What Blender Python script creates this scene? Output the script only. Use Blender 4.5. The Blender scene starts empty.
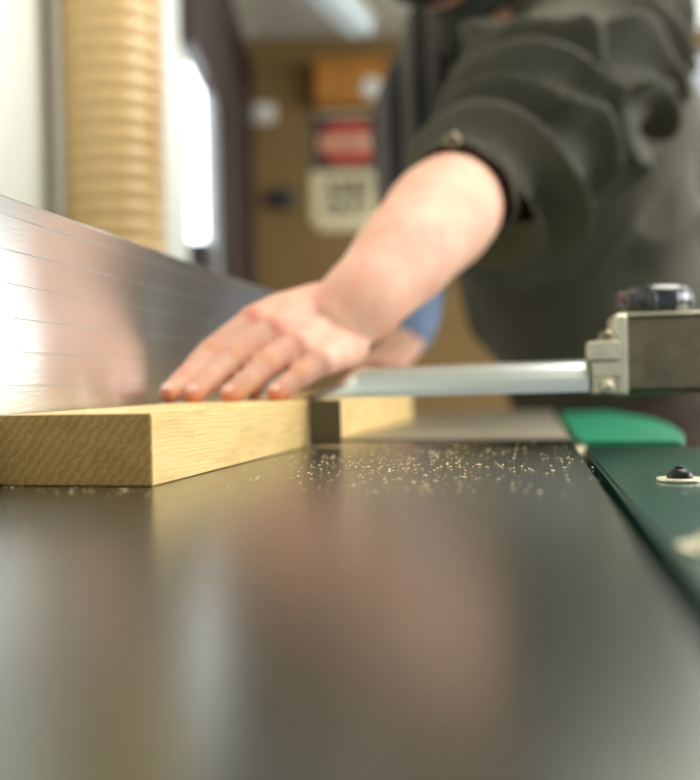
import bpy, bmesh, math, random
from mathutils import Vector, Matrix, noise
random.seed(7)
S = bpy.context.scene
COL = S.collection
TZ = 1.10            # machine table height
CH = TZ + 0.057      # camera height
PI = math.pi

# ------------------------------------------------------------------ camera
phi = 0.02; pit = 0.0106
R = Vector((math.cos(phi), 0, -math.sin(phi)))
U = Vector((math.sin(phi), 0, math.cos(phi)))
F = Vector((0, 1, 0))
F2 = (F - U*pit).normalized(); U2 = (U + F*pit).normalized()
CAM = Vector((0, 0, CH))
cd = bpy.data.cameras.new('camera'); cam = bpy.data.objects.new('camera', cd); COL.objects.link(cam)
cam.matrix_world = Matrix(((R.x, U2.x, -F2.x, CAM.x), (R.y, U2.y, -F2.y, CAM.y), (R.z, U2.z, -F2.z, CAM.z), (0, 0, 0, 1)))
cd.sensor_width = 36; cd.lens = 1000*36/780; cd.clip_start = 0.02
cd.dof.use_dof = True; cd.dof.focus_distance = 0.62; cd.dof.aperture_fstop = (cd.lens/1000)/0.0150
S.camera = cam

def P(px, py, D):
    v = R*((px-350)/1000) + U2*((390-py)/1000) + F2
    v = v*(D/v.y)
    return CAM + v

# ------------------------------------------------------------------ materials
def srgb(r, g, b):
    def f(c):
        c /= 255
        return c/12.92 if c <= .04045 else ((c+.055)/1.055)**2.4
    return (f(r), f(g), f(b), 1)

def mat(name, col, rough=.5, metal=0., noise_amt=0., scale=20., bump=0., bscale=60., stretch=(1, 1, 1), spec=.5, col2=None, sss=0., aniso=0., coat=0., detail=4):
    m = bpy.data.materials.new(name); m.use_nodes = True
    nt = m.node_tree; b = nt.nodes['Principled BSDF']
    c = srgb(*col)
    b.inputs['Base Color'].default_value = c
    b.inputs['Roughness'].default_value = rough
    b.inputs['Metallic'].default_value = metal
    b.inputs['Specular IOR Level'].default_value = spec
    if coat: b.inputs['Coat Weight'].default_value = coat; b.inputs['Coat Roughness'].default_value = .08
    tc = nt.nodes.new('ShaderNodeTexCoord'); mp = nt.nodes.new('ShaderNodeMapping')
    mp.inputs['Scale'].default_value = stretch
    nt.links.new(tc.outputs['Object'], mp.inputs['Vector'])
    if noise_amt or col2:
        n = nt.nodes.new('ShaderNodeTexNoise'); n.inputs['Scale'].default_value = scale; n.inputs['Detail'].default_value = detail
        nt.links.new(mp.outputs[0], n.inputs['Vector'])
        rp = nt.nodes.new('ShaderNodeValToRGB')
        c2 = srgb(*col2) if col2 else tuple(x*(1-noise_amt) for x in c[:3])+(1,)
        rp.color_ramp.elements[0].position = .35; rp.color_ramp.elements[1].position = .65
        rp.color_ramp.elements[0].color = c2; rp.color_ramp.elements[1].color = c
        nt.links.new(n.outputs['Fac'], rp.inputs[0]); nt.links.new(rp.outputs[0], b.inputs['Base Color'])
    if bump:
        n2 = nt.nodes.new('ShaderNodeTexNoise'); n2.inputs['Scale'].default_value = bscale; n2.inputs['Detail'].default_value = 3
        nt.links.new(mp.outputs[0], n2.inputs['Vector'])
        bp = nt.nodes.new('ShaderNodeBump'); bp.inputs['Strength'].default_value = bump; bp.inputs['Distance'].default_value = .002
        nt.links.new(n2.outputs['Fac'], bp.inputs['Height']); nt.links.new(bp.outputs[0], b.inputs['Normal'])
    if aniso:
        tg = nt.nodes.new('ShaderNodeTangent'); tg.direction_type = 'RADIAL'; tg.axis = 'Z'
        b.inputs['Anisotropic'].default_value = aniso; b.inputs['Anisotropic Rotation'].default_value = .25
        nt.links.new(tg.outputs[0], b.inputs['Tangent'])
    if sss:
        b.inputs['Subsurface Weight'].default_value = sss
        b.inputs['Subsurface Radius'].default_value = (1., .35, .2); b.inputs['Subsurface Scale'].default_value = .008
    return m

def emit(name, col, st):
    m = bpy.data.materials.new(name); m.use_nodes = True
    b = m.node_tree.nodes['Principled BSDF']
    b.inputs['Base Color'].default_value = srgb(*col)
    b.inputs['Emission Color'].default_value = srgb(*col); b.inputs['Emission Strength'].default_value = st
    return m

def wood_mat():
    m = bpy.data.materials.new('oak_wood'); m.use_nodes = True
    nt = m.node_tree; b = nt.nodes['Principled BSDF']; L = nt.links.new
    tc = nt.nodes.new('ShaderNodeTexCoord')
    mp = nt.nodes.new('ShaderNodeMapping'); mp.inputs['Location'].default_value = (.03, 0, .055); mp.inputs['Rotation'].default_value = (math.radians(.8), math.radians(20), math.radians(-1.2))
    L(tc.outputs['Object'], mp.inputs['Vector'])
    w = nt.nodes.new('ShaderNodeTexWave'); w.wave_type = 'RINGS'; w.rings_direction = 'Y'
    w.inputs['Scale'].default_value = 135; w.inputs['Distortion'].default_value = 2.0; w.inputs['Detail'].default_value = 2; w.inputs['Detail Scale'].default_value = .35
    L(mp.outputs[0], w.inputs['Vector'])
    rp = nt.nodes.new('ShaderNodeValToRGB')
    rp.color_ramp.elements[0].position = .1; rp.color_ramp.elements[0].color = srgb(226, 192, 127)
    rp.color_ramp.elements[1].position = .55; rp.color_ramp.elements[1].color = srgb(236, 202, 136)
    L(w.outputs['Fac'], rp.inputs[0])
    n = nt.nodes.new('ShaderNodeTexNoise'); n.inputs['Scale'].default_value = 1
    mp2 = nt.nodes.new('ShaderNodeMapping'); mp2.inputs['Scale'].default_value = (700, 22, 700); L(tc.outputs['Object'], mp2.inputs['Vector']); L(mp2.outputs[0], n.inputs['Vector'])
    n.inputs['Detail'].default_value = 3
    rp2 = nt.nodes.new('ShaderNodeValToRGB'); rp2.color_ramp.elements[0].position = .35; rp2.color_ramp.elements[0].color = (.80, .75, .66, 1); rp2.color_ramp.elements[1].position = .55; rp2.color_ramp.elements[1].color = (1, 1, 1, 1)
    L(n.outputs['Fac'], rp2.inputs[0])
    mx = nt.nodes.new('ShaderNodeMixRGB'); mx.blend_type = 'MULTIPLY'; mx.inputs[0].default_value = .75
    L(rp.outputs[0], mx.inputs[1]); L(rp2.outputs[0], mx.inputs[2])
    # broad blotches
    n3 = nt.nodes.new('ShaderNodeTexNoise'); n3.inputs['Scale'].default_value = 1
    mp3 = nt.nodes.new('ShaderNodeMapping'); mp3.inputs['Scale'].default_value = (45, 16, 45); L(tc.outputs['Object'], mp3.inputs['Vector']); L(mp3.outputs[0], n3.inputs['Vector'])
    rp3 = nt.nodes.new('ShaderNodeValToRGB'); rp3.color_ramp.elements[0].position = .35; rp3.color_ramp.elements[0].color = (.9, .84, .74, 1); rp3.color_ramp.elements[1].position = .5; rp3.color_ramp.elements[1].color = (1, 1, 1, 1)
    L(n3.outputs['Fac'], rp3.inputs[0])
    mx2 = nt.nodes.new('ShaderNodeMixRGB'); mx2.blend_type = 'MULTIPLY'; mx2.inputs[0].default_value = .7
    L(mx.outputs[0], mx2.inputs[1]); L(rp3.outputs[0], mx2.inputs[2])
    # end grain with painted-in shade: faces whose normal points along the board
    ge = nt.nodes.new('ShaderNodeSeparateXYZ'); L(tc.outputs['Normal'], ge.inputs[0])
    ab = nt.nodes.new('ShaderNodeMath'); ab.operation = 'ABSOLUTE'; L(ge.outputs['Y'], ab.inputs[0])
    gt = nt.nodes.new('ShaderNodeMath'); gt.operation = 'GREATER_THAN'; gt.inputs[1].default_value = .9; L(ab.outputs[0], gt.inputs[0])
    mx3 = nt.nodes.new('ShaderNodeMixRGB'); mx3.blend_type = 'MULTIPLY'; L(gt.outputs[0], mx3.inputs[0]); L(mx2.outputs[0], mx3.inputs[1])
    mx3.inputs[2].default_value = (.46, .40, .26, 1)
    # saw marks and mottling on the end grain, over its painted shade
    w4 = nt.nodes.new('ShaderNodeTexWave'); w4.bands_direction = 'DIAGONAL'; w4.inputs['Scale'].default_value = 95; w4.inputs['Distortion'].default_value = 5; w4.inputs['Detail'].default_value = 3; w4.inputs['Detail Scale'].default_value = 2.5
    mp4 = nt.nodes.new('ShaderNodeMapping'); mp4.inputs['Scale'].default_value = (1, 0, -.8); L(tc.outputs['Object'], mp4.inputs['Vector']); L(mp4.outputs[0], w4.inputs['Vector'])
    n4 = nt.nodes.new('ShaderNodeTexNoise'); n4.inputs['Scale'].default_value = 320; n4.inputs['Detail'].default_value = 4; L(tc.outputs['Object'], n4.inputs['Vector'])
    ml = nt.nodes.new('ShaderNodeMath'); ml.operation = 'MULTIPLY'; L(w4.outputs['Fac'], ml.inputs[0]); L(n4.outputs['Fac'], ml.inputs[1])
    rp4 = nt.nodes.new('ShaderNodeValToRGB'); rp4.color_ramp.elements[0].position = .05; rp4.color_ramp.elements[0].color = (.50, .42, .28, 1); rp4.color_ramp.elements[1].position = .5; rp4.color_ramp.elements[1].color = (.66, .57, .38, 1)
    L(ml.outputs[0], rp4.inputs[0]); L(rp4.outputs[0], mx3.inputs[2])
    L(mx3.outputs[0], b.inputs['Base Color'])
    b.inputs['Roughness'].default_value = .6
    bp = nt.nodes.new('ShaderNodeBump'); bp.inputs['Strength'].default_value = .12; bp.inputs['Distance'].default_value = .0005
    L(n.outputs['Fac'], bp.inputs['Height']); L(bp.outputs[0], b.inputs['Normal'])
    return m

def skin_mat(points):
    """skin with redder knuckles: spots sit on the body itself (object space)"""
    m = mat('skin', (226, 174, 150), .6, 0, spec=.3, sss=.25)
    nt = m.node_tree; b = nt.nodes['Principled BSDF']; L = nt.links.new
    tc = nt.nodes.new('ShaderNodeTexCoord')
    n = nt.nodes.new('ShaderNodeTexNoise'); n.inputs['Scale'].default_value = 45; n.inputs['Detail'].default_value = 3
    L(tc.outputs['Object'], n.inputs['Vector'])
    rp = nt.nodes.new('ShaderNodeValToRGB'); rp.color_ramp.elements[0].position = .35; rp.color_ramp.elements[1].position = .7
    rp.color_ramp.elements[0].color = srgb(224, 178, 152); rp.color_ramp.elements[1].color = srgb(224, 160, 138)
    L(n.outputs['Fac'], rp.inputs[0]); last = rp.outputs[0]
    for (p, rad, col) in points:
        vm = nt.nodes.new('ShaderNodeVectorMath'); vm.operation = 'DISTANCE'; L(tc.outputs['Object'], vm.inputs[0]); vm.inputs[1].default_value = p
        mr = nt.nodes.new('ShaderNodeMapRange'); mr.inputs['From Min'].default_value = rad; mr.inputs['From Max'].default_value = rad*.3
        mr.inputs['To Min'].default_value = 0; mr.inputs['To Max'].default_value = .8
        L(vm.outputs['Value'], mr.inputs['Value'])
        mx = nt.nodes.new('ShaderNodeMixRGB'); L(mr.outputs[0], mx.inputs[0]); L(last, mx.inputs[1]); mx.inputs[2].default_value = srgb(*col)
        last = mx.outputs[0]
    L(last, b.inputs['Base Color'])
    return m

def stripe_mat(name, base, stripe, axis, scale, thr=.6, rough=.9):
    m = mat(name, base, rough, 0)
    nt = m.node_tree; b = nt.nodes['Principled BSDF']; L = nt.links.new
    tc = nt.nodes.new('ShaderNodeTexCoord'); w = nt.nodes.new('ShaderNodeTexWave'); w.bands_direction = axis
    w.inputs['Scale'].default_value = scale; w.inputs['Distortion'].default_value = .6; L(tc.outputs['Object'], w.inputs['Vector'])
    rp = nt.nodes.new('ShaderNodeValToRGB'); rp.color_ramp.elements[0].position = thr; rp.color_ramp.elements[1].position = thr+.15
    rp.color_ramp.elements[0].color = srgb(*base); rp.color_ramp.elements[1].color = srgb(*stripe)
    L(w.outputs['Fac'], rp.inputs[0]); L(rp.outputs[0], b.inputs['Base Color'])
    return m

M = dict(
    table=mat('ground_steel', (128, 131, 121), .26, 1, .12, 9, .03, 220, (1, .12, 1)),
    table_lit=mat('dull_lit_steel', (190, 182, 160), .45, 1, .12, 9, .06, 220, (1, .12, 1)),  # rougher steel, its colour lightened to stand in for grazing reflection
    slot=mat('dark_iron', (38, 36, 32), .5, .6),
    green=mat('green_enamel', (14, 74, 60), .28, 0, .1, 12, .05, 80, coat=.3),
    green_lit=mat('lit_green_enamel', (44, 158, 116), .3, 0, .1, 12, .05, 80, coat=.3),  # lit copy of the green enamel, grazing reflection put into the colour
    cabinet=mat('green_cabinet_paint', (24, 92, 70), .45, 0, .1, 4),
    alu=mat('brushed_aluminium', (228, 232, 232), .28, .94, .05, 3, .10, 420, (1, .02, 1), aniso=.7),
    groove=mat('groove_shade', (90, 88, 78), .6, .6),
    alu2=mat('guard_aluminium', (205, 210, 205), .3, 1, .06, 12, .08, 90),
    olive=mat('dull_brown_steel', (96, 84, 54), .6, 0),
    steel=mat('worn_steel', (124, 114, 92), .3, 1, .3, 40, .15, 120),
    plated=mat('zinc_plated', (220, 212, 184), .42, 1, .15, 60, .1, 200),
    blackp=mat('black_plastic', (14, 16, 22), .12, 0, coat=.5),
    blacks=mat('black_oxide_screw', (26, 22, 20), .35, .5),
    wood=wood_mat(),
    white=mat('white_wall_paint', (226, 230, 220), .8, 0, .03, 3),
    brown=mat('brown_fibreboard', (134, 106, 60), .8, 0, .12, 2.5),
    ceil=mat('grey_ceiling_paint', (232, 234, 226), .85, 0, .05, 2),
    floor=mat('brown_floor', (104, 82, 56), .7, 0, .2, 3),
    dark=mat('dark_brown_frame', (52, 38, 36), .5),
    greyf=mat('grey_frame', (140, 144, 142), .5),
    hose=mat('tan_hose_plastic', (208, 172, 114), .34, 0, .06, 30, coat=.3),
    wire=mat('hose_wire', (176, 132, 66), .4),
    jacket=mat('olive_cotton', (82, 80, 67), .85, 0, .12, 60, .3, 900, spec=.25),
    knit=mat('dark_knit', (44, 47, 44), .9),
    trouser=mat('dark_trousers', (74, 60, 50), .9),
    hair=mat('dark_hair', (40, 28, 22), .7, 0, .3, 200),
    shoe=mat('dark_boot', (36, 28, 24), .5),
    nail=mat('fingernail', (232, 178, 156), .35),
    orange=mat('orange_panel', (186, 124, 42), .6, 0, .2, 12),
    redp=mat('red_paint', (190, 74, 58), .5), blk=mat('black_paint', (34, 32, 32), .5), cream=mat('cream_paint', (226, 212, 168), .5),
    socket=mat('white_plastic', (226, 222, 210), .4), darkp=mat('dark_grey_plastic', (44, 40, 44), .5),
    shirt=stripe_mat('striped_shirt', (32, 33, 32), (92, 86, 84), 'X', 7),
    plaid=stripe_mat('blue_check', (78, 96, 130), (150, 168, 196), 'Z', 60, .5),
    dust=mat('wood_dust', (240, 216, 160), .8, 0, .2, 300),
    pane=emit('bright_daylight_pane', (240, 246, 255), 4.0),
    lampm=emit('lamp_diffuser', (200, 216, 220), .3),
    glass=None, eye=mat('eye_white', (230, 226, 220), .2), iris=mat('iris', (60, 44, 30), .2),
)

# ------------------------------------------------------------------ builders
def obj(name, me, m=None, parent=None, smooth=False, world=True):
    if isinstance(me, bmesh.types.BMesh):
        bm = me; me = bpy.data.meshes.new(name)
        bmesh.ops.recalc_face_normals(bm, faces=bm.faces); bm.to_mesh(me); bm.free()
    o = bpy.data.objects.new(name, me); COL.objects.link(o)
    if m and not me.materials: me.materials.append(m)
    if smooth: me.polygons.foreach_set('use_smooth', [True]*len(me.polygons))
    if parent is not None:
        o.parent = parent
        if world: o.matrix_parent_inverse = parent.matrix_basis.inverted()
    return o
def empty(name, loc=(0, 0, 0), rz=0):
    o = bpy.data.objects.new(name, None); COL.objects.link(o); o.location = loc; o.rotation_euler = (0, 0, rz); o.empty_display_size = .05; return o
def tag(o, label=None, cat=None, group=None, kind=None):
    for k, v in (('label', label), ('category', cat), ('group', group), ('kind', kind)):
        if v: o[k] = v
    return o
def box(bm, c, s, rot=None, bev=0, seg=2):
    t = bmesh.new(); bmesh.ops.create_cube(t, size=1)
    bmesh.ops.scale(t, vec=s, verts=t.verts)
    if bev: bmesh.ops.bevel(t, geom=t.edges[:], offset=bev, segments=seg, affect='EDGES', profile=.5)
    mt = Matrix.Translation(c) @ (rot.to_4x4() if rot is not None else Matrix.Identity(4))
    bmesh.ops.transform(t, matrix=mt, verts=t.verts); merge(bm, t)
def merge(bm, t):
    me = bpy.data.meshes.new('tmp'); t.to_mesh(me); t.free(); bm.from_mesh(me); bpy.data.meshes.remove(me)
def cyl(bm, c, r, h, axis='Z', seg=32, bev=0, r2=None):
    t = bmesh.new(); bmesh.ops.create_cone(t, cap_ends=True, segments=seg, radius1=r, radius2=r if r2 is None else r2, depth=h)
    if bev:
        es = [e for e in t.edges if abs(e.verts[0].co.z-e.verts[1].co.z) < 1e-6]
        bmesh.ops.bevel(t, geom=es, offset=bev, segments=3, affect='EDGES', profile=.5)
    rot = {'Z': Matrix.Identity(4), 'X': Matrix.Rotation(PI/2, 4, 'Y'), 'Y': Matrix.Rotation(PI/2, 4, 'X')}[axis]
    bmesh.ops.transform(t, matrix=Matrix.Translation(c) @ rot, verts=t.verts); merge(bm, t)
def ball(bm, c, s, seg=20, rot=None):
    t = bmesh.new(); bmesh.ops.create_uvsphere(t, u_segments=seg, v_segments=seg//2+2, radius=1)
    bmesh.ops.scale(t, vec=s if hasattr(s, '__len__') else (s, s, s), verts=t.verts)
    mt = Matrix.Translation(c) @ (rot.to_4x4() if rot is not None else Matrix.Identity(4))
    bmesh.ops.transform(t, matrix=mt, verts=t.verts); merge(bm, t)
def prism(bm, poly, z0, z1):
    """poly of (x,y), extruded in z"""
    a = [bm.verts.new((x, y, z0)) for x, y in poly]; b = [bm.verts.new((x, y, z1)) for x, y in poly]
    bm.faces.new(a[::-1]); bm.faces.new(b); n = len(poly)
    for i in range(n): bm.faces.new((a[i], a[(i+1) % n], b[(i+1) % n], b[i]))
def extrude_section(bm, sec, p0, p1, side, up=Vector((0, 0, 1))):
    """sec of (s,t) in side/up axes swept from p0 to p1"""
    a = [bm.verts.new(p0+side*s+up*t) for s, t in sec]; b = [bm.verts.new(p1+side*s+up*t) for s, t in sec]
    bm.faces.new(a[::-1]); bm.faces.new(b); n = len(sec)
    for i in range(n): bm.faces.new((a[i], a[(i+1) % n], b[(i+1) % n], b[i]))
def tube(bm, pts, radii, seg=20, flat=None, sub=6):
    """closed rounded tube through pts with varying radii; flat=(normal, factor) squashes the section"""
    pts = [Vector(p) for p in pts]
    P_, R_ = [], []
    n = len(pts)
    for i in range(n-1):
        p0 = pts[max(i-1, 0)]; p1 = pts[i]; p2 = pts[i+1]; p3 = pts[min(i+2, n-1)]
        for k in range(sub):
            t = k/sub
            P_.append(.5*((2*p1)+(p2-p0)*t+(2*p0-5*p1+4*p2-p3)*t*t+(3*p1-p0-3*p2+p3)*t**3)); tt = t*t*(3-2*t); R_.append(radii[i]*(1-tt)+radii[i+1]*tt)
    P_.append(pts[-1]); R_.append(radii[-1])
    d0 = (P_[1]-P_[0]).normalized(); d1 = (P_[-1]-P_[-2]).normalized()
    caps0 = [(P_[0]-d0*R_[0]*math.sin(a), R_[0]*math.cos(a)) for a in (1.35, 1.0, .65, .3)]
    caps1 = [(P_[-1]+d1*R_[-1]*math.sin(a), R_[-1]*math.cos(a)) for a in (.3, .65, 1.0, 1.35)]
    seq = caps0 + list(zip(P_, R_)) + caps1
    rings = []; ref = flat[0] if flat else Vector((0.13, 0.3, 1)).normalized()
    for i, (p, r) in enumerate(seq):
        d = (seq[min(i+1, len(seq)-1)][0]-seq[max(i-1, 0)][0]).normalized()
        a = ref - d*ref.dot(d); a.normalize(); b = d.cross(a)
        if not flat: ref = a
        k = flat[1] if flat else 1
        rings.append([bm.verts.new(p+a*(r*k*math.cos(2*PI*j/seg))+b*(r*math.sin(2*PI*j/seg))) for j in range(seg)])
    for A, B in zip(rings, rings[1:]):
        for j in range(seg): bm.faces.new((A[j], A[(j+1) % seg], B[(j+1) % seg], B[j]))
    bm.faces.new(rings[0][::-1]); bm.faces.new(rings[-1])
def remesh(bm, voxel, smooth=6, fac=.5):
    bmesh.ops.recalc_face_normals(bm, faces=bm.faces)
    me = bpy.data.meshes.new('tmp'); bm.to_mesh(me); bm.free()
    o = bpy.data.objects.new('tmp', me); COL.objects.link(o)
    r = o.modifiers.new('r', 'REMESH'); r.mode = 'VOXEL'; r.voxel_size = voxel; r.adaptivity = 0
    if smooth:
        s = o.modifiers.new('s', 'SMOOTH'); s.factor = fac; s.iterations = smooth
    dg = bpy.context.evaluated_depsgraph_get(); dg.update()
    out = bpy.data.meshes.new_from_object(o.evaluated_get(dg))
    bpy.data.objects.remove(o); bpy.data.meshes.remove(me)
    return out

# ------------------------------------------------------------------ room
WL, WR, WB, WF, H = -.44, 3.2, 4.4, -1.6, 2.66
def slab(name, x0, x1, y0, y1, z0, z1, m, holes=None):
    bm = bmesh.new(); box(bm, ((x0+x1)/2, (y0+y1)/2, (z0+z1)/2), (x1-x0, y1-y0, z1-z0)); return tag(obj(name, bm, m), kind='structure')
slab('floor', WL-.1, WR+.1, WF, WB+.1, -.1, 0, M['floor'])
slab('ceiling', WL-.1, WR+.1, WF, WB+.1, H, H+.1, M['ceil'])
bx0_, bx1_, bz0, bz1 = 1.36, 3.0, .95, 2.58
bm = bmesh.new()
for (x0, x1, z0, z1) in ((WL-.1, bx0_, 0, H), (bx1_, WR+.1, 0, H), (bx0_, bx1_, 0, bz0), (bx0_, bx1_, bz1, H)):
    box(bm, ((x0+x1)/2, WB+.05, (z0+z1)/2), (x1-x0, .1, z1-z0))
tag(obj('wall_back', bm, M['brown']), kind='structure')
w3 = tag(empty('window_3', ((bx0_+bx1_)/2, WB, bz0)), kind='structure')
bm = bmesh.new()
for x in (bx0_+.025, (bx0_+bx1_)/2, bx1_-.025): box(bm, (x, WB+.05, (bz0+bz1)/2), (.05, .06, bz1-bz0))
for z in (bz0+.025, bz1-.025): box(bm, ((bx0_+bx1_)/2, WB+.05, z), (bx1_-bx0_, .06, .05))
obj('window_frame', bm, M['greyf'], w3)
# left wall with a narrow window opening
wy0, wy1, wz0, wz1 = 2.80, 3.13, 1.545, 2.06
bm = bmesh.new()
for (y0, y1, z0, z1) in ((WF, wy0, 0, H), (wy1, WB, 0, H), (wy0, wy1, 0, wz0), (wy0, wy1, wz1, H)):
    box(bm, (WL-.05, (y0+y1)/2, (z0+z1)/2), (.1, y1-y0, z1-z0))
tag(obj('wall_left', bm, M['white']), kind='structure')
w1 = tag(empty('window_1', (WL-.05, (wy0+wy1)/2, wz0)), kind='structure')
bm = bmesh.new(); box(bm, (WL-.008, (wy0+wy1)/2, (wz0+wz1)/2), (.01, wy1-wy0, wz1-wz0)); obj('window_pane', bm, M['pane'], w1)
bm = bmesh.new()
for (y0, y1, z0, z1) in ((wy1, wy1+.16, wz0-.1, wz1+.06), (wy0, wy1, wz0-.06, wz0)):
    box(bm, (WL+.012, (y0+y1)/2, (z0+z1)/2), (.024, y1-y0, z1-z0), bev=.003)
obj('window_frame', bm, M['greyf'], w1)
bm = bmesh.new(); box(bm, (WL+.02, (wy0+wy1)/2+.12, (wz1+H)/2), (.04, .78, H-wz1-.02), bev=.004); obj('shutter_box', bm, M['dark'], w1)
bm = bmesh.new(); box(bm, (WL+.025, wy0+.06, wz0-.03), (.05, .16, .07), bev=.006); obj('window_sill', bm, M['darkp'], w1)
# dark doorway beside the window
d1 = tag(empty('door_1', (WL, 3.9, 0)), kind='structure')
bm = bmesh.new(); box(bm, (WL+.012, 3.90, 1.25), (.024, .74, 2.45), bev=.004); obj('door_leaf', bm, M['dark'], d1)
bm = bmesh.new()
for y in (3.48, 4.31): box(bm, (WL+.022, y, 1.27), (.044, .1, 2.54), bev=.004)
box(bm, (WL+.022, 3.895, 2.49), (.044, .93, .1), bev=.004)
obj('door_frame', bm, M['dark'], d1)
bm = bmesh.new(); box(bm, (WL+.05, 4.18, 1.05), (.04, .13, .02), bev=.006); obj('door_handle', bm, M['plated'], d1)
# right wall with a wide window
ry0, ry1, rz0, rz1 = .0, 2.8, 1.4, 2.58
bm = bmesh.new()
for (y0, y1, z0, z1) in ((WF, ry0, 0, H), (ry1, WB, 0, H), (ry0, ry1, 0, rz0), (ry0, ry1, rz1, H)):
    box(bm, (WR+.05, (y0+y1)/2, (z0+z1)/2), (.1, y1-y0, z1-z0))
tag(obj('wall_right', bm, M['white']), kind='structure')
w2 = tag(empty('window_2', (WR, (ry0+ry1)/2, rz0)), kind='structure')
bm = bmesh.new()
for y in (ry0+.025, (ry0+ry1)/2, ry1-.025): box(bm, (WR+.05, y, (rz0+rz1)/2), (.06, .05, rz1-rz0))
for z in (rz0+.025, rz1-.025): box(bm, (WR+.05, (ry0+ry1)/2, z), (.06, ry1-ry0, .05))
obj('window_frame', bm, M['greyf'], w2)

# ------------------------------------------------------------------ jointer (surface planer)
sl = .18
ev = Vector((sl, 1, 0)).normalized(); eu = Vector((ev.y, -ev.x, 0))
ROT = Matrix((( eu.x, ev.x, 0), (eu.y, ev.y, 0), (0, 0, 1)))
def onedge(D, off=0): return (.042+sl*D+off, D)      # right edge line of the table
def fenceX(D): return -.2935+.157*D
TE = -.006
jt = tag(empty('surface_planer', (.0, .9, 0), 0), 'green woodworking surface planer with dark polished steel table', 'planer')
def lquad(Da, Db, right, left):                       # quad in plan between two cuts square to the machine
    # right edge points
    pts = []
    for D, off in ((Da, right), (Db, right)): pts.append(Vector((*onedge(D, off), 0)))
    w = left
    return [(pts[0].x, pts[0].y), (pts[1].x, pts[1].y), (pts[1].x-eu.x*w, pts[1].y-eu.y*w), (pts[0].x-eu.x*w, pts[0].y-eu.y*w)]
def plate(name, poly, z0, z1, m, parent, bev=.0015):
    bm = bmesh.new(); prism(bm, poly, z0, z1)
    if bev: bmesh.ops.bevel(bm, geom=bm.edges[:], offset=bev, segments=2, affect='EDGES')
    return obj(name, bm, m, parent)
W = .44
plate('infeed_table', lquad(.02, .875, TE, W), TZ-.04, TZ, M['table'], jt)
plate('outfeed_table', lquad(.915, 1.62, TE, W), TZ-.04, TZ, M['table_lit'], jt)
# cutter block in the slot
ca = Vector((*onedge(.90, -.004), TZ-.034)); cb = ca-eu*(W-.01)
bm = bmesh.new(); tube(bm, [ca, (ca+cb)/2, cb], [.03, .03, .03], 24, sub=2); obj('cutter_block', bm, M['steel'], jt, smooth=True)
bm = bmesh.new(); box(bm, (ca+cb)/2+Vector((0, 0, -.06)), (W-.02, .12, .03), ROT); obj('slot_tray', bm, M['slot'], jt)
# green casting along the table's right side
zf = TZ-.006
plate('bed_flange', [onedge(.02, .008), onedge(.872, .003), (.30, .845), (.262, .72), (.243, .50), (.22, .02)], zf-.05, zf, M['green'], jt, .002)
plate('bed_flange', [onedge(.905, .003), onedge(1.60, .003), (.415, 1.62), (.402, 1.34), (.368, 1.15), (.328, .985), (.29, .874)], zf-.05, zf+.003, M['green_lit'], jt, .002)
for (px, py) in ((680, 481), (716, 552)):
    D = 63/(py-372.6); p = P(px, py, D); p.z = zf
    bm = bmesh.new(); cyl(bm, p+Vector((0, 0, .001)), .0135, .002, bev=.0006); w = obj('washer', bm, M['plated'], jt, smooth=False)
    bm = bmesh.new()
    ball(bm, p+Vector((0, 0, .002)), (.0075, .0075, .006)); cyl(bm, p+Vector((0, 0, .0082)), .0028, .0008, seg=6)
    obj('screw', bm, M['blacks'] if py < 500 else M['plated'], jt, smooth=True)
# machine body
c = Vector((*onedge(.8, 0), 0))-eu*(W/2-.02)
bm = bmesh.new(); box(bm, c+Vector((0, 0, .52)), (W-.06, 1.25, 1.0), ROT, bev=.012); obj('cabinet', bm, M['cabinet'], jt)
bm = bmesh.new(); box(bm, c+Vector((0, 0, .01)), (W, 1.3, .04), ROT, bev=.004); obj('base_plate', bm, M['slot'], jt)
bm = bmesh.new(); box(bm, c+Vector((0, 0, 1.04)), (W-.02, 1.5, .03), ROT, bev=.004); obj('bed_casting', bm, M['cabinet'], jt)

# ------------------------------------------------------------------ fence
fd = Vector((.157, 1, 0)).normalized(); fr = Vector((fd.y, -fd.x, 0))
FH = .1692
fn = tag(empty('fence', (fenceX(.8), .8, TZ)), 'tall brushed aluminium planer fence with long horizontal grooves, left of the board', 'fence')
p0 = Vector((fenceX(.22), .22, TZ+.0005)); p1 = Vector((fenceX(1.37), 1.37, TZ+.0005))
gz = [(386.4-y)*.572/1000+.057 for y in (211.5, 247, 282, 317.4, 352.2, 387.6, 423, 458)]
sec = [(0, 0)]
for z in sorted(gz):
    sec += [(0, z-.0008), (-.0016, z-.0005), (-.0016, z+.0005), (0, z+.0008)]
sec = [(s, t) for s, t in sec if t < FH-.002]
sec += [(0, FH-.0015), (-.0015, FH), (-.026, FH), (-.028, FH-.002), (-.028, 0)]
bm = bmesh.new(); extrude_section(bm, sec, p0, p1, fr); bmesh.ops.triangulate(bm, faces=[f for f in bm.faces if len(f.verts) > 4])
obj('fence_profile', bm, M['alu'], fn)
for D in (.45, 1.15):
    bm = bmesh.new(); q = Vector((fenceX(D), D, TZ))-fr*.048
    box(bm, q+Vector((0, 0, .028)), (.04, .05, .055), Matrix(((fr.x, fd.x, 0), (fr.y, fd.y, 0), (0, 0, 1))), bev=.004)
    obj('fence_bracket', bm, M['slot'], fn)

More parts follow.
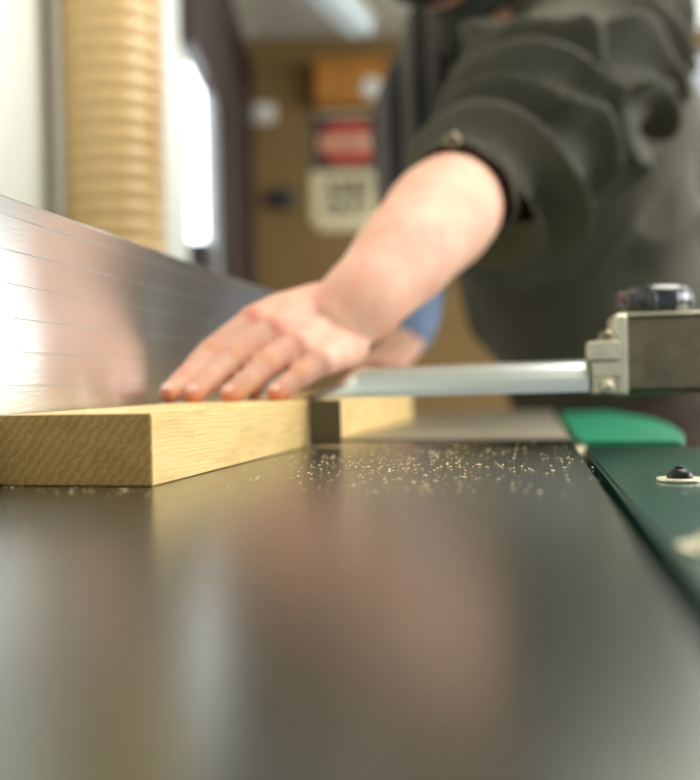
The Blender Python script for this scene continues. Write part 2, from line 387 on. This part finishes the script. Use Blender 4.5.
# ------------------------------------------------------------------ oak board
bd = Vector((.238, 1, 0)).normalized(); bl = Vector((-bd.y, bd.x, 0))
Cc = Vector((-.110, .550, TZ+.0004)); BT, BWd, BL = .0400, .0945, .84
bm = bmesh.new(); box(bm, (-BWd/2, BL/2, BT/2), (BWd, BL, BT)); bmesh.ops.bevel(bm, geom=bm.edges[:], offset=.0007, segments=2, affect='EDGES')
brd = obj('wooden_board', bm, M['wood']); brd.location = Cc; brd.rotation_euler = (0, 0, math.atan2(-bl.y, -bl.x))
tag(brd, 'thick pale oak board lying on the steel table, held down by a hand', 'board')

# ------------------------------------------------------------------ blade guard
bg = tag(empty('blade_guard', P(660, 394, .83)), 'aluminium bridge blade guard reaching from the steel bracket to the board', 'guard')
gl = P(309, 398.3, .885); gr = P(587, 391.2, .842)
gax = (gr-gl).normalized(); gs = Vector((gax.y, -gax.x, 0)).normalized()   # towards camera
gup = gs.cross(gax).normalized(); gup = gup if gup.z > 0 else -gup
L_ = (gr-gl).length
def gsec(t, h, w):   # arched section: front low, dome top
    return [(w, 0), (w, h*.18), (w*.93, h*.42), (w*.75, h*.68), (w*.45, h*.9), (.0, h), (-w*.45, h*.9), (-w*.8, h*.6), (-w, h*.2), (-w, 0)]
bm = bmesh.new(); rings = []
for t, h, w, dz in ((0, .003, .020, 0), (.012, .006, .024, 0), (.04, .0225, .03, 0), (.048, .0255, .031, 0), (.12, .026, .032, 0), (L_*.7, .027, .032, 0), (L_, .027, .032, 0)):
    b0 = gl+gax*t
    rings.append([bm.verts.new(b0+gs*s+gup*u) for s, u in gsec(t, h, w)])
for A, B in zip(rings, rings[1:]):
    n = len(A)
    for j in range(n): bm.faces.new((A[j], A[(j+1) % n], B[(j+1) % n], B[j]))
bm.faces.new(rings[0][::-1]); bm.faces.new(rings[-1])
bmesh.ops.recalc_face_normals(bm, faces=bm.faces)
bmesh.ops.bevel(bm, geom=[e for e in bm.edges], offset=.0006, segments=2, affect='EDGES')
obj('guard_bar', bm, M['alu2'], bg)
GR = Matrix(((gax.x, -gs.x, 0), (gax.y, -gs.y, 0), (0, 0, 1)))
q0 = P(325, 400, .853)
bm = bmesh.new(); box(bm, Vector((q0.x, q0.y, TZ+.0205)), (.027, .004, .0385), GR, bev=.0012); obj('dark_plate', bm, M['olive'], bg)  # thin dark upright plate below the guard's nose
# steel bracket box
bx0 = P(616, 394, .835); bx1 = P(616, 316, .835)
hb = bx1.z-bx0.z; bw = .15
cc = bx0+gax*(bw/2)-gs*.03; cc.z = bx0.z+hb/2
bm = bmesh.new(); box(bm, cc, (bw, .06, hb), GR, bev=.005, seg=3); obj('bracket_housing', bm, M['steel'], bg)
bm = bmesh.new(); box(bm, cc+gs*.002-gax*(bw/2-.0045)+Vector((0, 0, .0005)), (.011, .066, hb+.003), GR, bev=.003, seg=3); obj('housing_flange', bm, M['plated'], bg)
bm = bmesh.new(); box(bm, cc+gs*.0+Vector((0, 0, hb/2+.0005)), (bw-.004, .064, .003), GR, bev=.0012); obj('housing_rim', bm, M['plated'], bg)
# support post under the housing, bolted to the machine's side
bm = bmesh.new(); sp = cc+gax*.055-gs*.012; box(bm, Vector((sp.x, sp.y, (cc.z-hb/2+.85)/2)), (.05, .03, cc.z-hb/2-.85), GR, bev=.003); obj('support_post', bm, M['olive'], bg)
# clamp block in two steps
bm = bmesh.new(); a = P(602, 353, .838); box(bm, a+Vector((0, 0, .001))+gs*.014, (.026, .03, .016), GR, bev=.0015)
a = P(604, 369, .838); box(bm, a+gs*.012, (.022, .026, .014), GR, bev=.0015)
a = P(602, 384, .838); box(bm, a+gs*.012, (.019, .024, .016), GR, bev=.0015)
obj('clamp_block', bm, M['plated'], bg)
bm = bmesh.new(); a = P(607, 341, .822); cyl(bm, a-Vector((0, 0, .002)), .0085, .008, bev=.001, seg=24); ball(bm, a+Vector((0, 0, .002)), (.0075, .0075, .0075)); obj('dome_nut', bm, M['steel'], bg, smooth=True)
bm = bmesh.new(); a = P(607, 386, .808); cyl(bm, a, .0062, .008, 'Y', seg=6, bev=.0008); ball(bm, a-Vector((0, .004, 0)), (.004, .003, .004)); obj('hex_bolt', bm, M['plated'], bg)
bm = bmesh.new(); a = P(654, 317, .865); cyl(bm, a+Vector((0, 0, 0.0125)), .0315, .027, bev=.010, seg=48)
for k in range(10):
    an = 2*PI*k/10; ball(bm, a+Vector((.0295*math.cos(an), .0295*math.sin(an), 0.0115)), (.004, .004, .0115), 10)
obj('clamping_knob', bm, M['blackp'], bg, smooth=True)

# ------------------------------------------------------------------ sawdust
bm = bmesh.new()
def flake(x, y, z, s):
    z += .0003
    vs = []
    for k in range(6):
        v = Vector([(1, 0, 0), (-1, 0, 0), (0, 1, 0), (0, -1, 0), (0, 0, 1), (0, 0, -1)][k])*s*random.uniform(.5, 1.2)
        v.z *= .55; vs.append(v)
    rot = Matrix.Rotation(random.uniform(0, PI), 3, 'Z'); stc = random.uniform(.7, 2.2)
    q = [bm.verts.new(Vector((x, y, z+s*.45))+rot @ Vector((v.x*stc, v.y, v.z))) for v in vs]
    for a, b, c_ in ((0, 2, 4), (2, 1, 4), (1, 3, 4), (3, 0, 4), (2, 0, 5), (1, 2, 5), (3, 1, 5), (0, 3, 5)): bm.faces.new((q[a], q[b], q[c_]))
cnt = 0
while cnt < 700:
    px = random.gauss(400, 90) if random.random() < .75 else random.uniform(250, 600); py = 443+abs(random.gauss(17, 17))
    if py > 505 or px < 310-(py-447)*2.2 and py < 487: continue
    if not 180 < px < 640: continue
    D = 57/(py-(379.4-.02*(px-350))); p = P(px, py, D)
    if D > .868 or p.x > .042+sl*D-.003: continue
    if (Vector((p.x, p.y, 0))-Vector((Cc.x, Cc.y, 0))).dot(-bl) < .003: continue
    flake(p.x, p.y, TZ, abs(random.gauss(.0004, .00035))+.00025); cnt += 1
for k in range(80):
    px = random.uniform(5, 150) if k < 55 else random.uniform(150, 290); py = (485+px*.02+1.5+abs(random.gauss(0, 3.5))) if px < 150 else (487-(px-150)*.25)+random.uniform(3, 40)
    D = 57/(py-(379.4-.02*(px-350))); p = P(px, py, D); flake(p.x, p.y, TZ, random.uniform(.0003, .0008))
tag(obj('sawdust', bm, M['dust']), 'pale sawdust crumbs scattered on the steel table beside the board', 'sawdust', kind='stuff')

# ------------------------------------------------------------------ person
root = tag(empty('person', P(640, 400, 1.5)), 'person in an olive jacket with rolled sleeve, pressing a hand on the board', 'person')
root.location.z = 0
# the body is laid out at depth steps D; far() sets how deep each step really lies, radii grow with it
def far(D):
    return D if D <= .95 else (.95+(D-.95)*2.6 if D < 1.06 else 1.236+(D-1.06)*1.4)
def grow(y):
    d = y if y <= .95 else (.95+(y-.95)/2.6 if y < 1.236 else 1.06+(y-1.236)/1.4)
    return y/d
def PP(px, py, D): return P(px, py, far(D))
def ptube(bm, pts, radii, seg=20, flat=None, sub=6):
    tube(bm, pts, [r*grow(p.y) for p, r in zip(pts, radii)], seg, flat, sub)
def pball(bm, c, s, seg=20, rot=None):
    k = grow(c.y); ball(bm, c, [q*k for q in s] if hasattr(s, '__len__') else s*k, seg, rot)
bm = bmesh.new()
wr = PP(350, 314, .945)
# palm: broad bones from wrist to each knuckle
K = dict(index=(PP(253, 322, .893), .0118), middle=(PP(274, 331, .885), .0118), ring=(PP(297, 346, .875), .0112), pinky=(PP(320, 362, .868), .0100))
FI = dict(
    index=[K['index'][0], PP(212, 352, .868), PP(187, 377, .844), PP(169, 393, .826)],
    middle=[K['middle'][0], PP(236, 358, .864), PP(211, 379, .844), PP(194, 394, .830)],
    ring=[K['ring'][0], PP(268, 364, .856), PP(248, 381, .842), PP(230, 394, .832)],
    pinky=[K['pinky'][0], PP(300, 377, .853), PP(287, 386, .845), PP(276, 393, .838)])
RD = dict(index=[.0135, .0118, .0102, .0086], middle=[.0138, .0122, .0106, .0090], ring=[.0134, .0118, .0104, .0088], pinky=[.0126, .0108, .0096, .0082])
for k in FI:
    ptube(bm, FI[k], RD[k], 20, sub=8)
    for j in (1, 2): pball(bm, FI[k][j], RD[k][j]*1.07, 14)
wd = [PP(318, 306, .945), PP(328, 316, .943), PP(337, 330, .94), PP(346, 346, .935)]
for k, w_ in zip(FI, wd):
    ptube(bm, [w_, (w_+FI[k][0])/2+Vector((0, .004, .002)), FI[k][0]], [.022, .019, RD[k][0]*1.10], 20, sub=6)
for k1, k2 in (('index', 'middle'), ('middle', 'ring'), ('ring', 'pinky')):
    a = (FI[k1][0]+FI[k2][0])/2; ptube(bm, [(a+wr)/2+Vector((.0, .006, -.003)), a+Vector((.006, .006, -.003))], [.016, .0112], 16)
# heel of the hand and thumb on the far side
ptube(bm, [PP(352, 322, .95), PP(349, 345, .93), PP(339, 358, .90)], [.024, .018, .0125], 20)
ptube(bm, [PP(335, 318, .955), PP(300, 335, .94), PP(275, 352, .918), PP(259, 375, .898), PP(254, 390.5, .888)], [.018, .0145, .0120, .0105, .009], 20)
# forearm, upper arm, shoulder
ptube(bm, [PP(331, 326, .935), PP(368, 294, .955), PP(411, 248, .985), PP(441, 216, 1.02), PP(457, 202, 1.06)], [.034, .041, .050, .056, .053], 32, sub=8)
ptube(bm, [PP(462, 194, 1.06), PP(520, 130, 1.15), PP(590, 50, 1.30)], [.050, .052, .06], 24)
# torso, neck, head
TOR = [(PP(560, 20, 1.50), .13), (PP(580, 120, 1.55), .145), (PP(600, 260, 1.60), .145), (PP(640, 400, 1.66), .145)]
ptube(bm, [a for a, b in TOR], [b for a, b in TOR], 32)
hip = TOR[-1][0]
ptube(bm, [PP(590, 50, 1.30), PP(560, 30, 1.40), PP(450, 45, 1.52)], [.07, .10, .06], 24)
ptube(bm, [PP(540, 0, 1.40), PP(490, -30, 1.38), PP(450, -70, 1.35)], [.06, .056, .055], 20)
hd = PP(436, -78, 1.33)
pball(bm, hd, (.088, .078, .110), 28)
pball(bm, PP(424, -38, 1.31), (.055, .052, .045), 20)     # jaw
nose = PP(392, -66, 1.28)
pball(bm, PP(386, -70, 1.30), (.016, .014, .024), 12)
pball(bm, PP(450, -80, 1.255), (.018, .008, .030), 12)
pball(bm, PP(380, -45, 1.30), (.02, .022, .007), 12)
# far arm down to its hand
ptube(bm, [PP(450, 45, 1.52), PP(428, 130, 1.50), PP(418, 230, 1.43), PP(414, 310, 1.34), PP(400, 345, 1.30)], [.055, .045, .035, .028, .024], 20)
hw = PP(405, 345, 1.30)
ptube(bm, [hw, PP(392, 357, 1.27), PP(380, 362, 1.25)], [.026, .032, .022], 16, flat=(Vector((0, 0, 1)), .55))
for k in range(4):
    s_ = PP(386-k*1.5, 356+k*3.2, 1.26+.01*k); ptube(bm, [s_, s_+Vector((-.024, -.012, -.004)), s_+Vector((-.036, -.024, -.018))], [.0095, .0088, .0075], 12)
ptube(bm, [PP(398, 352, 1.27), PP(398, 366, 1.245), PP(390, 374, 1.235)], [.012, .010, .008], 12)
# legs
for s_, dx in ((1, .02), (-1, .16)):
    a = hip+Vector((.04, s_*.07-.0, -.02)); kx = hip.x+.04+dx
    ptube(bm, [a+Vector((0, .03, 0)), Vector((kx, a.y+s_*.03, .62)), Vector((kx+.05, a.y+s_*.04, .11))], [.10, .062, .042], 20)
bodyme = remesh(bm, .0026, 5, .5)
kn = [(FI['index'][0]+Vector((0, -.010, .006)), .014, (222, 138, 118)), (FI['middle'][0]+Vector((.004, -.010, .006)), .014, (224, 140, 122)), (FI['ring'][0]+Vector((0, -.01, .004)), .010, (228, 152, 132))]
for k in FI:
    kn.append((FI[k][1]+Vector((0, -.008, .004)), .011, (222, 160, 122)))
    kn.append((FI[k][3]+Vector((0, -.004, -.004)), .012, (226, 128, 92)))
body = obj('body', bodyme, skin_mat(kn), root, smooth=True)
for k in FI:
    a = FI[k][3]; d = (FI[k][3]-FI[k][2]).normalized(); r = RD[k][3]
    nrm = Vector((-.15, -.72, .68)); nrm = (nrm-d*nrm.dot(d)).normalized()
    rt = Matrix((d.cross(nrm).normalized(), d, nrm)).transposed()
    bm = bmesh.new(); pball(bm, a+d*.0015+nrm*(r*.80), (r*.56, r*.66, r*.24), 14, rt); obj('fingernail', bm, M['nail'], root, smooth=True)
# face details and hair
bm = bmesh.new(); pball(bm, hd+Vector((.015, .004, .029)), (.092, .084, .100), 24); pball(bm, hd+Vector((.04, 0, -.013)), (.075, .083, .085), 20)
hm = remesh(bm, .004, 4); obj('hair', hm, M['hair'], root, smooth=True)
bm = bmesh.new(); pball(bm, PP(422, -30, 1.31), (.056, .056, .044), 20); pball(bm, PP(440, -38, 1.31), (.05, .06, .04), 16); obj('beard', remesh(bm, .004, 4), M['hair'], root, smooth=True)
for dy in (-.04, .04):
    bm = bmesh.new(); pball(bm, hd+Vector((-.104, dy, .005)), .011, 12); e = obj('eye', bm, M['eye'], root, smooth=True)
    bm = bmesh.new(); pball(bm, hd+Vector((-.1175, dy, .005)), (.004, .005, .005), 12); obj('iris', bm, M['iris'], e, smooth=True)

# ---- jacket
bm = bmesh.new()
J = [(PP(535, 15, 1.48), .145), (PP(570, 90, 1.54), .185), (PP(575, 200, 1.58), .195), (PP(590, 290, 1.62), .192), (PP(610, 360, 1.66), .18)]
ptube(bm, [a for a, b in J], [b for a, b in J], 40, sub=6)
ptube(bm, [PP(588, 85, 1.55), PP(652, 215, 1.85), PP(668, 340, 1.90)], [.135, .185, .18], 36)
SA = [PP(457, 200, 1.035), PP(486, 182, 1.06), PP(524, 148, 1.12), PP(556, 102, 1.20), PP(588, 64, 1.31), PP(575, 30, 1.44)]
SR = [.055, .070, .094, .110, .112, .13]
ptube(bm, SA, SR, 36, sub=8)
ptube(bm, [PP(560, 20, 1.48), PP(505, 22, 1.50), PP(490, 60, 1.54)], [.12, .09, .07], 24)
me = remesh(bm, .005, 10, .5)
# open the sleeve end at the cuff plane and push folds into the cloth
cufc = PP(462, 196, 1.045); cufn = (PP(400, 245, .985)-PP(470, 180, 1.07)).normalized()
bm = bmesh.new(); bm.from_mesh(me)
near = [f for f in bm.faces if (f.calc_center_median()-cufc).dot(cufn) > 0 and (f.calc_center_median()-cufc).length < .16]
bmesh.ops.delete(bm, geom=near, context='FACES')
bm.normal_update()
armax = (SA[4]-SA[1]).normalized(); arm0 = SA[1]
def ridge(x): return (1-abs(math.sin(x)))**1.5
for v in bm.verts:
    c_ = v.co; n_ = v.normal
    nz = noise.noise(c_*4.0); nz2 = noise.noise(c_*7.5+Vector((3, 1, 7)))
    rel = (c_-arm0)/1.22; s_ = rel.dot(armax)
    # angle around the arm, used to slant the folds so that they fan out from the armpit
    side = rel-armax*s_; ang = math.atan2(side.z, side.x)
    warm = max(0, min(1, (1.78-c_.y)/.16)) * max(0, min(1, (s_+.10)/.04))
    rho = (c_-cufc).length/1.2
    f1 = ridge(rho*62+nz*3.4+ang*.9+nz2*2.0)
    rad = (c_-P(700, 135, 1.75))/1.25; fan = math.atan2(rad.z, -rad.x)
    f2 = ridge(fan*8.5+nz*2.4+rad.length*5)
    w1_ = max(0, min(1, (.30-rho)/.12)); w1_ = w1_*w1_*(3-2*w1_)
    low = .55+.9*max(0, min(1, .5+noise.noise(c_*6.0+Vector((9, 2, 4)))))
    d_ = (f1*w1_+f2*(1-w1_)*1.3*min(1, rad.length/.16)-.40)*.046*low*warm
    body_f = (ridge(c_.z*11-c_.x*7+nz*3.0)-.45)*.03*(1-warm)
    d_ += body_f+nz2*.003
    fade = max(.15, min(1, (c_-cufc).length/.085)) if (c_-cufc).length < .11 else 1
    v.co = c_+n_*d_*fade
jme = bpy.data.meshes.new('jacket'); bm.to_mesh(jme); bm.free()
jk = obj('jacket', jme, M['jacket'], root, smooth=True)
sm = jk.modifiers.new('s', 'SMOOTH'); sm.iterations = 4; so = jk.modifiers.new('t', 'SOLIDIFY'); so.thickness = .003; so.offset = -1
# rolled cuff: a fat soft ring around the forearm
bm = bmesh.new(); u_ = cufn.orthogonal().normalized(); v_ = cufn.cross(u_); n = 48; prev = None; rings = []
for i in range(n):
    a = 2*PI*i/n; rr = .0575*grow(cufc.y)*.97+.0025*math.sin(3*a+1)+.0015*math.sin(7*a)
    cdir = u_*math.cos(a)+v_*math.sin(a); cen = cufc-cufn*(.004+.003*math.sin(2*a))+cdir*rr
    rings.append([bm.verts.new(cen+cdir*(.004*math.cos(2*PI*j/12))+cufn*(.010*math.sin(2*PI*j/12))) for j in range(12)])
for i in range(n):
    A, B = rings[i], rings[(i+1) % n]
    for j in range(12): bm.faces.new((A[j], A[(j+1) % 12], B[(j+1) % 12], B[j]))
obj('cuff', bm, M['jacket'], root, smooth=True)
bm = bmesh.new(); a = PP(452, 141, 1.005); pball(bm, a, (.009, .004, .009), 16); obj('cuff_button', bm, M['steel'], root, smooth=True)
# striped shirt: chest and far sleeve
bm = bmesh.new()
ptube(bm, [PP(470, 55, 1.52), PP(423, 110, 1.50), PP(419, 190, 1.47), PP(420, 285, 1.40)], [.090, .074, .064, .040], 28)
ptube(bm, [PP(520, 0, 1.45), PP(450, 40, 1.50), PP(450, 140, 1.50)], [.10, .075, .05], 28)
me = remesh(bm, .005, 8); obj('striped_shirt', me, M['shirt'], root, smooth=True)['label'] = 'dark shirt with vertical grey stripes'
bm = bmesh.new(); ptube(bm, [PP(416, 280, 1.385), PP(414, 310, 1.345), PP(408, 333, 1.315)], [.036, .036, .032], 24); obj('shirt_cuff', bm, M['plaid'], root, smooth=True)['label'] = 'light blue checked cuff'
bm = bmesh.new()
cn = PP(492, 8, 1.40); cx = Vector((-.6, 0, .8)).normalized(); u_ = cx.orthogonal().normalized(); v_ = cx.cross(u_); rings = []
for i in range(40):
    a = 2*PI*i/40; cdir = u_*math.cos(a)+v_*math.sin(a); cen = cn+cdir*.10
    rings.append([bm.verts.new(cen+cdir*(.012*math.cos(2*PI*j/10))+cx*(.03*math.sin(2*PI*j/10))) for j in range(10)])
for i in range(40):
    A, B = rings[i], rings[(i+1) % 40]
    for j in range(10): bm.faces.new((A[j], A[(j+1) % 10], B[(j+1) % 10], B[j]))
obj('collar', bm, M['knit'], root, smooth=True)
# trousers and boots
bm = bmesh.new()
ptube(bm, [hip+Vector((.0, .0, .02)), hip+Vector((.03, .02, -.12))], [.165, .15], 28)
for s_, dx in ((1, .02), (-1, .16)):
    a = hip+Vector((.04, s_*.07, -.06)); kx = hip.x+.04+dx
    ptube(bm, [a+Vector((0, .03, 0)), Vector((kx, a.y+s_*.03, .62)), Vector((kx+.05, a.y+s_*.04, .14))], [.118, .082, .064], 24)
obj('trousers', remesh(bm, .007, 6), M['trouser'], root, smooth=True)
for s_, dx in ((1, .02), (-1, .16)):
    bm = bmesh.new(); a = Vector((hip.x+.09+dx, hip.y+s_*.11, .072)); ptube(bm, [a+Vector((.04, 0, 0)), a+Vector((-.06, 0, -.002)), a+Vector((-.15, 0, -.012))], [.052, .05, .04], 20)
    obj('boot', bm, M['shoe'], root, smooth=True)

# ------------------------------------------------------------------ extraction hose
bm = bmesh.new(); prof = []; z = .32; pit_ = .0262
hd_ = 1.50; hx = P(115, 200, hd_).x; n = int((H-.001-z)/pit_); nr = 48
rings = []
for i in range(n*6+1):
    t = i/6; rr = .0715+.0036*(abs(math.sin(PI*t)))**.7; zz = z+pit_*t
    rings.append([bm.verts.new((hx+.0015*math.sin(zz*5)+rr*math.cos(2*PI*j/nr), hd_+rr*math.sin(2*PI*j/nr), zz)) for j in range(nr)])
for A, B in zip(rings, rings[1:]):
    for j in range(nr): bm.faces.new((A[j], A[(j+1) % nr], B[(j+1) % nr], B[j]))
bm.faces.new(rings[0][::-1]); bm.faces.new(rings[-1])
he = tag(empty('extraction_hose', (hx, hd_, 0)), 'tan ribbed dust extraction hose rising vertically in front of the white wall', 'hose')
obj('ribbed_tube', bm, M['hose'], he, smooth=True)
bm = bmesh.new(); cyl(bm, (hx, hd_, .165), .078, .33, seg=40, bev=.004); obj('floor_connector', bm, M['greyf'], he, smooth=False)

# ------------------------------------------------------------------ back wall items
def ontext(txt, size, loc, m, parent, name):
    cu = bpy.data.curves.new('t', 'FONT'); cu.body = txt; cu.size = size; cu.extrude = .0015; cu.offset = size*.03; cu.align_x = 'CENTER'; cu.align_y = 'CENTER'
    o = bpy.data.objects.new('t', cu); COL.objects.link(o); dg = bpy.context.evaluated_depsgraph_get(); dg.update()
    me = bpy.data.meshes.new_from_object(o.evaluated_get(dg)); bpy.data.objects.remove(o)
    me.transform(Matrix.Translation(loc) @ Matrix.Rotation(PI/2, 4, 'X')); me.materials.clear(); return obj(name, me, m, parent)
a = P(312, 231, WB); b_ = P(384, 112, WB)
sx, sz, sw, sh = (a.x+b_.x)/2, (a.z+b_.z)/2, b_.x-a.x, b_.z-a.z
sg = tag(empty('danger_sign', (sx, WB, sz)), 'rectangular danger sign on the brown wall with red oval over cream panel', 'sign')
bm = bmesh.new(); box(bm, (sx, WB-.006, sz), (sw, .01, sh)); bmesh.ops.bevel(bm, geom=[e for e in bm.edges if abs(e.verts[0].co.y-e.verts[1].co.y) > .005], offset=.03, segments=6, affect='EDGES'); obj('sign_panel', bm, M['cream'], sg)
bm = bmesh.new(); box(bm, (sx, WB-.0125, sz+sh*.235), (sw*.96, .004, sh*.47), bev=.0015); obj('header_panel', bm, M['blk'], sg)
bm = bmesh.new(); cyl(bm, (0, 0, 0), 1, 1, 'Y', seg=48); bmesh.ops.scale(bm, vec=(sw*.43, .004, sh*.19), verts=bm.verts); bmesh.ops.translate(bm, vec=(sx+sw*.03, WB-.0165, sz+sh*.235), verts=bm.verts); obj('red_oval', bm, M['redp'], sg)
ontext('DANGER', .066, Vector((sx+sw*.03, WB-.020, sz+sh*.235)), M['cream'], sg, 'sign_lettering')
ontext('KEEP', .095, Vector((sx, WB-.0135, sz-sh*.15)), M['blk'], sg, 'sign_lettering')
ontext('OUT', .095, Vector((sx-.01, WB-.0135, sz-sh*.32)), M['blk'], sg, 'sign_lettering')
a = P(316, 110, WB); b_ = P(383, 68, WB)
og = tag(empty('storage_bin', ((a.x+b_.x)/2, WB, a.z)), 'orange wall box above the danger sign', 'box')
bm = bmesh.new(); box(bm, ((a.x+b_.x)/2, WB-.05, (a.z+b_.z)/2), (b_.x-a.x, .10, b_.z-a.z), bev=.008); obj('bin_body', bm, M['orange'], og)
bm = bmesh.new(); box(bm, ((a.x+b_.x)/2, WB-.055, b_.z+.008), (b_.x-a.x+.02, .11, .016), bev=.004); obj('bin_lid', bm, M['orange'], og)
bm = bmesh.new(); c_ = P(372, 88, WB-.108); cyl(bm, c_, .045, .012, 'Y', bev=.002); obj('round_label', bm, M['socket'], og)['label'] = 'round white label'
c_ = P(263, 115, WB)
t = tag(empty('wall_switch', (c_.x, WB, c_.z)), 'small white switch box on the brown wall beside the dark doorway', 'switch')
bm = bmesh.new(); box(bm, (c_.x, WB-.02, c_.z), (.105, .04, .085), bev=.008); obj('switch_box', bm, M['socket'], t)
bm = bmesh.new(); box(bm, (c_.x, WB-.043, c_.z), (.045, .012, .05), bev=.003); obj('rocker', bm, M['socket'], t)
c_ = P(282, 199, WB)
t = tag(empty('power_socket', (c_.x, WB, c_.z)), 'small dark socket on the brown wall, lower left of the danger sign', 'socket')
bm = bmesh.new(); box(bm, (c_.x, WB-.02, c_.z), (.11, .04, .085), bev=.012); obj('socket_box', bm, M['darkp'], t)
bm = bmesh.new(); cyl(bm, (c_.x, WB-.045, c_.z), .028, .012, 'Y', bev=.002); obj('socket_face', bm, M['darkp'], t)
# ceiling lamp
la = P(361, 30, 3.95); lb = la+Vector((-.118, -.34, 0))*3.2; lb.z = la.z
lp = tag(empty('ceiling_lamp', ((la.x+lb.x)/2, (la.y+lb.y)/2, H)), 'long white tube lamp hanging below the grey ceiling', 'lamp')
ld = (lb-la); LR = Matrix.Rotation(math.atan2(-ld.x, ld.y), 3, 'Z'); lc = (la+lb)/2
bm = bmesh.new(); box(bm, lc, (.10, ld.length, .05), LR, bev=.012); obj('diffuser', bm, M['lampm'], lp)
bm = bmesh.new(); box(bm, lc+Vector((0, 0, .037)), (.12, ld.length, .022), LR, bev=.003); obj('lamp_housing', bm, M['socket'], lp)
for k in (-.3, .3):
    bm = bmesh.new(); q = lc+ld*k; cyl(bm, (q.x, q.y, (q.z+.048+H)/2), .006, H-q.z-.048, seg=10); obj('hanger', bm, M['greyf'], lp)

# ------------------------------------------------------------------ light
def area(name, loc, target, sx_, sy_, power, col):
    l = bpy.data.lights.new(name, 'AREA'); l.shape = 'RECTANGLE'; l.size = sx_; l.size_y = sy_; l.energy = power; l.color = col
    o = bpy.data.objects.new(name, l); COL.objects.link(o); o.location = loc
    o.rotation_euler = (Vector(target)-Vector(loc)).to_track_quat('-Z', 'Y').to_euler(); return o
area('daylight_right_window', (WR+.12, (ry0+ry1)/2, (rz0+rz1)/2), (WR-1, (ry0+ry1)/2, (rz0+rz1)/2), ry1-ry0, rz1-rz0, 100, (.97, .99, 1))
area('daylight_back_window', ((bx0_+bx1_)/2, WB+.12, (bz0+bz1)/2), ((bx0_+bx1_)/2, WB-1, (bz0+bz1)/2), bx1_-bx0_, bz1-bz0, 46, (.95, .98, 1))
area('arm_fill_light', (.95, 1.1, H-.02), (.95, 1.1, 0), 1.1, 1.1, 32, (1, .96, .9))  # unseen overhead fill, added to brighten the arm and hand
area('jacket_rim_light', (1.1, 2.35, H-.02), (1.1, 2.35, 0), .9, .9, 17, (1, .98, .93))  # unseen light added behind the person to rim the jacket folds
wd_ = bpy.data.worlds.new('world'); S.world = wd_; wd_.use_nodes = True
wd_.node_tree.nodes['Background'].inputs[0].default_value = (.86, .93, 1, 1); wd_.node_tree.nodes['Background'].inputs[1].default_value = .7

S.view_settings.view_transform = 'Standard'; S.view_settings.look = 'None'; S.view_settings.gamma = 1; S.view_settings.use_curve_mapping = False
S.view_settings.exposure = 0.12
S.cycles.use_denoising = True
S.cycles.max_bounces = 8; S.cycles.sample_clamp_indirect = 6
